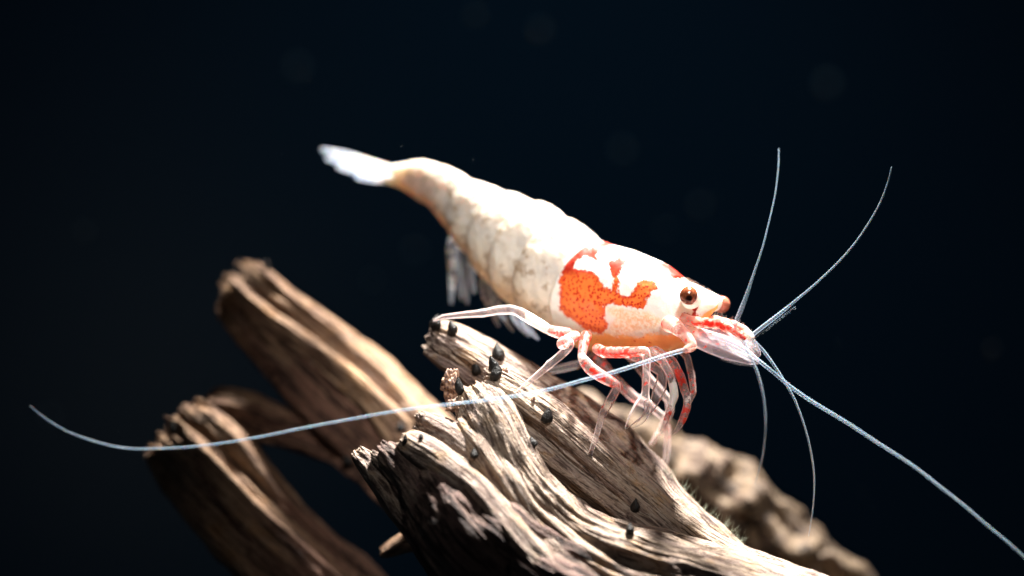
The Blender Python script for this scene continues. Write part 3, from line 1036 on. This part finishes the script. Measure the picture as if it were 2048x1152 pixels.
limb(g, [(1410, 668, 1.2, 9, 0.3), (1470, 688, -0.6, 7.5, 0.1), (1530, 732, -1.6, 5.8), (1600, 785, -2.2, 5.2), (1720, 862, -3.0, 4.6), (1850, 950, -3.6, 4.0), (1980, 1055, -4.0, 3.5), (2075, 1140, -4.4, 3.0), (2200, 1260, -4.8, 2.4)],
     m=10, n=1100, curve=True, bead=0.15, bead_amp=0.2)
g.build('antenna', M_ANT, shrimp)


# ---- antennules: a pair of stalks, each with an upper and a lower thread
def fringe(geo, pts, dirn, length, count, r=0.007):
    a = np.array(pts, float)
    t_ = np.linspace(0, 1, len(a))
    tt = np.linspace(0, 1, count)
    P = np.stack([np.interp(tt, t_, a[:, k]) for k in range(3)], -1)
    base = U(P[:, 0], P[:, 1], P[:, 2])
    dd = np.array(dirn, float) + rng.normal(size=(count, 3)) * 0.18
    hairs(geo, base, dd, length * rng.uniform(0.6, 1.1, count), r)


g = Geo()
limb(g, [(1368, 638, 0.3, 12, 0.5, 0.0), (1395, 644, -0.3, 11, 0.6, 0), (1420, 646, -0.8, 12, 0.9, 0), (1434, 646, -0.95, 14, 0.9, 0), (1445, 651, -1.1, 10, 0.8), (1456, 655, -1.25, 12, 0.9, 0), (1466, 660, -1.45, 9, 0.8), (1474, 665, -1.55, 10, 0.8, 0), (1488, 675, -1.8, 6, 0.7, 0.1)], m=22, curve=True, rough=0.3)
fringe(g, [(1425, 632, -0.9), (1450, 640, -1.2), (1475, 652, -1.5)], (0.25, -0.2, 1), 0.3, 22)
g.build('antennule_base', M_HEADLIMB, shrimp)
g = Geo()
limb(g, [(1400, 636, 1.7, 12, 0.4), (1445, 646, 0.6, 12, 0.7), (1478, 655, -0.1, 11, 0.5, 0.1), (1496, 668, -0.5, 9.5, 0.2, 0.8), (1504, 676, -0.7, 6.5, 0.2, 0.9)], m=20, curve=True, rough=0.3)
fringe(g, [(1478, 646, -0.1), (1500, 662, -0.5)], (0.6, -0.1, 0.7), 0.16, 8)
g.build('antennule_base', M_HEADLIMB, shrimp)
g = Geo()
limb(g, [(1466, 658, -1.4, 8, 0.3), (1480, 625, -1.5, 8, 0.12), (1494, 590, -1.5, 6.5), (1508, 548, -1.2, 4), (1530, 480, -0.4, 3.1), (1547, 400, 0.8, 2.8), (1556, 335, 2.0, 2.4), (1558, 297, 2.8, 1.8)], m=10, n=420, curve=True, bead=0.14, bead_amp=0.2)
g.build('antennule', M_ANT, shrimp)
g = Geo()
limb(g, [(1502, 672, -0.6, 7, 0.2), (1530, 650, -0.8, 7), (1560, 627, -1.0, 6.4), (1586, 606, -1.1, 4.4), (1640, 560, -1.1, 3.2), (1700, 498, -0.9, 3.0), (1750, 425, -0.5, 2.7), (1775, 370, -0.2, 2.4), (1784, 335, 0.0, 1.8)], m=10, n=480, curve=True, bead=0.14, bead_amp=0.2)
fringe(g, [(1512, 672, -0.7), (1590, 612, -1.1)], (0.5, -0.2, -0.8), 0.14, 40, 0.006)
g.build('antennule', M_ANT, shrimp)
g = Geo()
limb(g, [(1482, 672, -1.8, 5.5, 0.3), (1497, 705, -2.1, 5.5), (1516, 750, -2.4, 5), (1528, 800, -2.6, 4.2), (1531, 850, -2.6, 3.6), (1525, 910, -2.6, 2.8), (1515, 950, -2.6, 1.8), (1510, 968, -2.6, 1.2)], m=10, n=400, curve=True, bead=0.13, bead_amp=0.2)
g.build('antennule', M_ANT, shrimp)
g = Geo()
limb(g, [(1503, 676, -0.7, 5.5, 0.2), (1530, 706, -1.0, 5.2), (1562, 752, -1.2, 4.4), (1592, 805, -1.3, 3.6), (1614, 870, -1.3, 3.2), (1626, 940, -1.2, 2.7), (1626, 1010, -1.0, 2.0), (1618, 1072, -0.8, 1.2)], m=10, n=420, curve=True, bead=0.13, bead_amp=0.2)
g.build('antennule', M_ANT, shrimp)


# ---- blade-like antennal scales
def blade(name, mat, pts, ref, thick=0.12, red=0.0, white=0.0, m=26, sub=None, fr=None):
    """pts rows px,py,depth,half width px ; ref = direction across the blade's face"""
    a = np.array(pts, float)
    W = np.hstack([U(a[:, 0], a[:, 1], a[:, 2]), a[:, 3:4] * K])
    q = cat(W, 60)
    C, r = q[:, :3], np.maximum(q[:, 3], 0.01)
    T, N, B = frames_fixed(C, ref)
    P = ring(C, T, N, B, np.minimum(thick, r * 0.8), r, m)
    rib = 0.02 * np.sin(np.linspace(0, 2 * math.pi, m, endpoint=False) * 5)
    P = P + pad_rows(N)[:, None] * rib[None, :, None]
    gg = Geo()
    w_ = np.asarray(white, float)
    gg.grid(P, {'red': np.interp(np.linspace(0, 1, len(P)), np.linspace(0, 1, len(np.atleast_1d(red))), np.atleast_1d(red))[:, None],
                'white': np.interp(np.linspace(0, 1, len(P)), np.linspace(0, 1, len(np.atleast_1d(w_))), np.atleast_1d(w_))[:, None], 'along': 0.0})
    if fr:
        fringe(gg, *fr)
    return gg.build(name, mat, sub or shrimp)


def pad_rows(N, k=5):
    return np.vstack([np.repeat(N[:1], k, 0), N, np.repeat(N[-1:], k, 0)])


blade('antennal_scale', M_BLADE, [(1362, 660, 0.0, 16), (1400, 676, -0.5, 24), (1440, 692, -1.0, 26), (1475, 706, -1.4, 22), (1500, 717, -1.7, 14), (1514, 724, -1.8, 5)],
      (0.3, -1, 0.4), 0.13, red=[0.7, 0.5, 0.15, 0, 0], fr=([(1440, 716, -1.0), (1475, 726, -1.4), (1512, 730, -1.8)], (0.3, -0.1, -0.8), 0.16, 40, 0.006))
blade('antennal_scale', M_BLADE, [(1420, 660, 1.2, 14), (1460, 672, 0.6, 18), (1495, 688, 0.2, 18), (1512, 703, 0.0, 10), (1518, 711, 0.0, 4)],
      (0.3, -1, 0.4), 0.13, red=[0.4, 0.2, 0], white=0.2)

# ---- walking legs
tipL5 = depth_at(868, 642, 3.0)
tipL4 = depth_at(1032, 786, 0.0)
tipL3 = depth_at(1166, 940, 0.0)


def leg(name, pts, hairspec=None, mat=None, parent=None, **kw):
    gg = Geo()
    C, r, T, N, B = limb(gg, pts, **kw)
    if hairspec:
        cnt, ln = hairspec
        n = len(C)
        ii = (np.linspace(0.25, 0.97, cnt) * (n - 1)).astype(int)
        a_ = rng.uniform(-2.2, 2.2, cnt)
        dd = N[ii] * np.cos(a_)[:, None] + B[ii] * np.sin(a_)[:, None] + T[ii] * 0.8
        hairs(gg, C[ii] + norm(dd) * r[ii][:, None] * 0.8, dd, ln * rng.uniform(0.6, 1.2, cnt), 0.008)
    return gg.build(name, mat or M_LEG, parent or shrimp)


# hindmost near leg, reaching back to the snapped branch
leg('walking_leg', [(1135, 668, 2.2, 14, 0.7), (1112, 664, 1.6, 13, 0.6), (1098, 660, 1.6, 10.5, 0.6, 0.3), (1085, 652, 1.7, 12, 0.1, 1.0), (1060, 637, 1.9, 12.5, 0, 0.7), (1040, 625, 2.1, 11.5, 0), (1030, 621, 2.2, 9.5, 0, 0.2),
                    (1022, 619, 2.25, 10.5), (998, 620, 2.4, 10), (972, 625, tipL5 - 0.6, 8.5), (966, 626, tipL5 - 0.5, 9.5), (955, 627, tipL5 - 0.45, 7.5), (920, 630, tipL5 - 0.3, 6.5), (885, 634, tipL5 - 0.15, 5), (868, 641, tipL5 + 0.05, 2.5)], (16, 0.1))
# next leg, knee turned to the viewer
leg('walking_leg', [(1150, 672, 1.8, 12, 0.6), (1132, 682, 0.6, 13, 0.5), (1124, 688, -0.2, 13, 0.5), (1134, 684, -0.7, 12, 0.7), (1140, 688, -0.8, 11, 0.3), (1136, 696, -0.75, 10), (1120, 712, -0.65, 9.5), (1104, 725, -0.6, 9), (1099, 729, -0.6, 10.5, 0, 0.2), (1094, 734, -0.58, 8),
                    (1075, 750, -0.5, 7), (1050, 770, min(-0.4, tipL4 - 0.2), 5.5), (1033, 786, tipL4 + 0.02, 2.6)], (22, 0.12))
# main front-facing leg
leg('walking_leg', [(1172, 672, 1.4, 13, 1.0), (1167, 690, 0.6, 11, 1.0), (1164, 708, 0.1, 9.5, 0.6), (1163, 713, 0.0, 9, 0, 0.9), (1168, 722, -0.1, 12.5, 0.3, 0.2), (1182, 738, -0.3, 14, 0.8), (1205, 754, -0.6, 13.5, 0.8), (1225, 765, -0.8, 11.5, 0.8),
                    (1234, 770, -0.9, 9.5, 0.5, 0.2), (1232, 780, -0.9, 9.8, 0.3), (1222, 798, -0.85, 10.5, 0.1), (1209, 821, -0.8, 9.5, 0.5), (1205, 829, -0.8, 9.0, 0.1, 0.3), (1202, 838, -0.78, 7.5), (1193, 870, -0.6, 6.6), (1181, 908, min(-0.4, tipL3 - 0.3), 5.2), (1172, 928, tipL3 - 0.15, 3.6), (1165, 942, tipL3 + 0.05, 2.0)], (34, 0.11))
# second leg with pincers
claw = leg('walking_leg', [(1195, 698, 1.0, 12, 0.7), (1206, 704, 0.2, 13, 0.9), (1240, 705, -0.3, 12.5, 0.95), (1275, 703, -0.7, 11, 0.8), (1291, 702, -0.9, 10, 0.2), (1293, 712, -0.95, 9.5, 0.1), (1293, 740, -0.9, 8.8, 0), (1292, 768, -0.85, 9.2, 0.5), (1291, 784, -0.8, 8.5, 0.2), (1290, 790, -0.8, 10, 0, 0.2),
                    (1287, 805, -0.8, 16), (1280, 818, -0.8, 17), (1268, 834, -0.8, 13), (1258, 848, -0.8, 7), (1252, 856, -0.8, 3)], (16, 0.1))
# its lower thumb, opening of the pincers
leg('pincer_finger', [(1296, 806, -0.75, 10), (1297, 822, -0.8, 9), (1284, 842, -0.85, 6), (1266, 856, -0.85, 2.5)], (6, 0.1), parent=claw)
# pincer leg behind it
leg('walking_leg', [(1240, 702, 1.6, 11, 0.5), (1290, 722, 1.2, 11, 0.6), (1322, 745, 0.9, 10, 0.2), (1324, 760, 0.8, 12, 0.0), (1320, 776, 0.7, 15), (1312, 796, 0.7, 12), (1304, 815, 0.7, 8), (1296, 830, 0.7, 3)], (8, 0.1))
# slim mouth legs
leg('walking_leg', [(1300, 702, 0.6, 11, 0.4), (1325, 722, 0.1, 10, 0.3), (1341, 752, -0.2, 8.5, 0.5), (1347, 775, -0.3, 9.5, 0.0, 1.0), (1349, 792, -0.35, 9.5, 0, 1.0), (1343, 810, -0.4, 7.5, 0.2, 0.6), (1336, 830, -0.45, 6.5, 0.9), (1328, 850, -0.5, 4.5, 0.3), (1321, 862, -0.5, 2.5)], (26, 0.13))
leg('walking_leg', [(1310, 700, 1.2, 10, 0.4), (1345, 722, 0.6, 10, 0.6), (1362, 755, 0.3, 10, 0.9), (1370, 782, 0.2, 9.5, 0.8), (1375, 798, 0.15, 8.5, 0.1, 0.5), (1374, 815, 0.1, 9, 0.7), (1366, 838, 0.0, 8.5, 0.8), (1355, 858, -0.05, 6, 0.1), (1344, 869, -0.1, 2.5)], (34, 0.15))
leg('walking_leg', [(1350, 690, 2.2, 9, 0.4), (1374, 712, 2.0, 8, 0.4), (1383, 750, 2.0, 8, 0.3), (1387, 785, 2.0, 6.5, 0.5), (1380, 800, 2.0, 6), (1368, 825, 2.0, 4)], (8, 0.12))
# far side legs, out of focus
leg('walking_leg', [(1195, 715, 4.2, 12, 0.5), (1230, 760, 4.4, 13, 0.5), (1268, 795, 4.6, 11, 0.4), (1300, 812, 4.7, 9, 0.1), (1328, 835, 4.8, 8), (1335, 860, 5.0, 8, 0.4), (1334, 905, 5.4, 7), (1326, 950, 5.8, 6), (1315, 995, 6.2, 3)])
leg('walking_leg', [(1255, 708, 4.0, 10, 0.3), (1300, 760, 4.4, 10, 0.1), (1338, 800, 4.7, 9), (1340, 822, 4.9, 9, 0.3, 0.3), (1322, 860, 5.2, 8, 0, 0.4), (1302, 890, 5.6, 5)])
leg('walking_leg', [(1180, 705, 4.6, 9, 0.1), (1160, 728, 4.9, 9), (1128, 736, 5.1, 9), (1096, 742, 5.2, 7), (1080, 752, 5.3, 4)])

# ---- swimmerets under the tail
pl = [
    ((930, 462), (903, 490), (905, 545), (902, 606), 11.0, 11, 1.0),
    ((938, 475), (916, 505), (918, 555), (922, 598), 11.6, 8, 0.3),
    ((950, 490), (936, 515), (930, 560), (934, 606), 10.2, 9, 0.4),
    ((962, 505), (946, 530), (943, 560), (948, 586), 10.6, 7, 0.0),
    ((985, 545), (966, 568), (980, 612), (998, 652), 8.8, 11, 0.8),
    ((1000, 560), (980, 582), (992, 618), (1010, 640), 9.3, 8, 0.2),
    ((1012, 578), (992, 596), (1008, 630), (1026, 662), 8.2, 10, 0.4),
    ((1045, 612), (1028, 628), (1042, 652), (1058, 672), 6.4, 9, 0.3),
    ((1060, 625), (1046, 640), (1060, 662), (1076, 678), 6.0, 8, 0.0),
]
for a, b, c, d, y, w, wh in pl:
    blade('swimmeret', M_FIN, [(*a, y + 0.4, w * 0.8), (*b, y, w), (*c, y - 0.2, w * 0.9), (*d, y - 0.2, 3)], (0.6, -1, 0.1), 0.1, white=[0.6, 0.3, wh * 0.5, 0])

# ---- tail fan
yt = ybody(790)
fan = [
    ((800, 342), (740, 324), (690, 309), (645, 299), 9, 0.0, [1, 0.8, 0.4, 0.0]),
    ((800, 350), (745, 338), (695, 328), (654, 317), 7, -0.7, [1, 0.5, 0.1, 0.0]),
    ((798, 356), (750, 350), (712, 345), (676, 335), 6, -1.2, [0.9, 0.4, 0.0, 0.0]),
    ((800, 357), (765, 360), (740, 359), (714, 355), 6, -0.4, [0.9, 0.6, 0.1, 0.0]),
    ((800, 346), (745, 330), (700, 317), (658, 303), 7, 0.9, [1, 0.6, 0.2, 0.0]),
]
for a, b, c, d, w, dy, wh in fan:
    blade('tail_fin', M_FIN, [(*a, yt + dy * 0.3, w * 0.65), (*b, yt + 1.1 + dy, w), (*c, yt + 2.0 + dy * 1.3, w * 0.85), (*d, yt + 2.7 + dy * 1.5, 4)], (0.25, -0.45, 1), 0.14, white=wh)

# ------------------------------------------------------------------ algae fuzz on the edge of the middle branch
g = Geo()
hb, hd, hl = [], [], []
for k in range(85):
    t_ = rng.random()
    px = 1325 + 165 * t_
    py0 = float(np.interp(px, [1325, 1360, 1400, 1440, 1490], [1000, 1030, 1058, 1085, 1110]))
    for step in range(-60, 40, 2):
        p, nr = hit(px, py0 + step)
        if p is not None and p[1] < 4:
            hb.append(p)
            hd.append(np.array([0.35, 0, 0.75]) + rng.normal(size=3) * 0.35)
            hl.append(rng.uniform(0.15, 0.55))
            break
hairs(g, hb, hd, hl, 0.008, sag=-0.2)
fz = g.build('algae_fuzz', M_FUZZ)
tag(fz, 'fine green algae fuzz along the edge of the middle branch', 'algae', kind='stuff')

# ------------------------------------------------------------------ specks drifting in the water
g = Geo()
big = [(595, 135, 70, 0.10), (1655, 168, 75, 0.11), (1245, 300, 70, 0.09), (1080, 60, 62, 0.09), (950, 30, 55, 0.08), (830, 500, 66, 0.07), (168, 462, 48, 0.07), (1400, 410, 64, 0.08), (1985, 695, 40, 0.05), (100, 830, 58, 0.06), (1330, 460, 60, 0.06), (745, 560, 58, 0.05)]
for px, py, y, r in big + [(rng.uniform(40, 2000), rng.uniform(20, 1100), rng.uniform(-4, 30), rng.uniform(0.006, 0.014)) for _ in range(24)]:
    r = r * (3.8 if y > 35 else 1)
    c = U(px, py, y)
    th_ = np.linspace(0, 2 * math.pi, 8, endpoint=False)
    ph_ = np.linspace(0.01, math.pi - 0.01, 6)
    g.grid(c + r * np.stack([np.sin(ph_)[:, None] * np.cos(th_), np.sin(ph_)[:, None] * np.sin(th_), np.cos(ph_)[:, None] + 0 * th_], -1))
sp = g.build('floating_specks', M_SPECK)
tag(sp, 'tiny pale specks drifting in the dark water', 'specks', kind='stuff')

for o in bpy.data.objects:
    if '_o' in o:
        del o['_o']
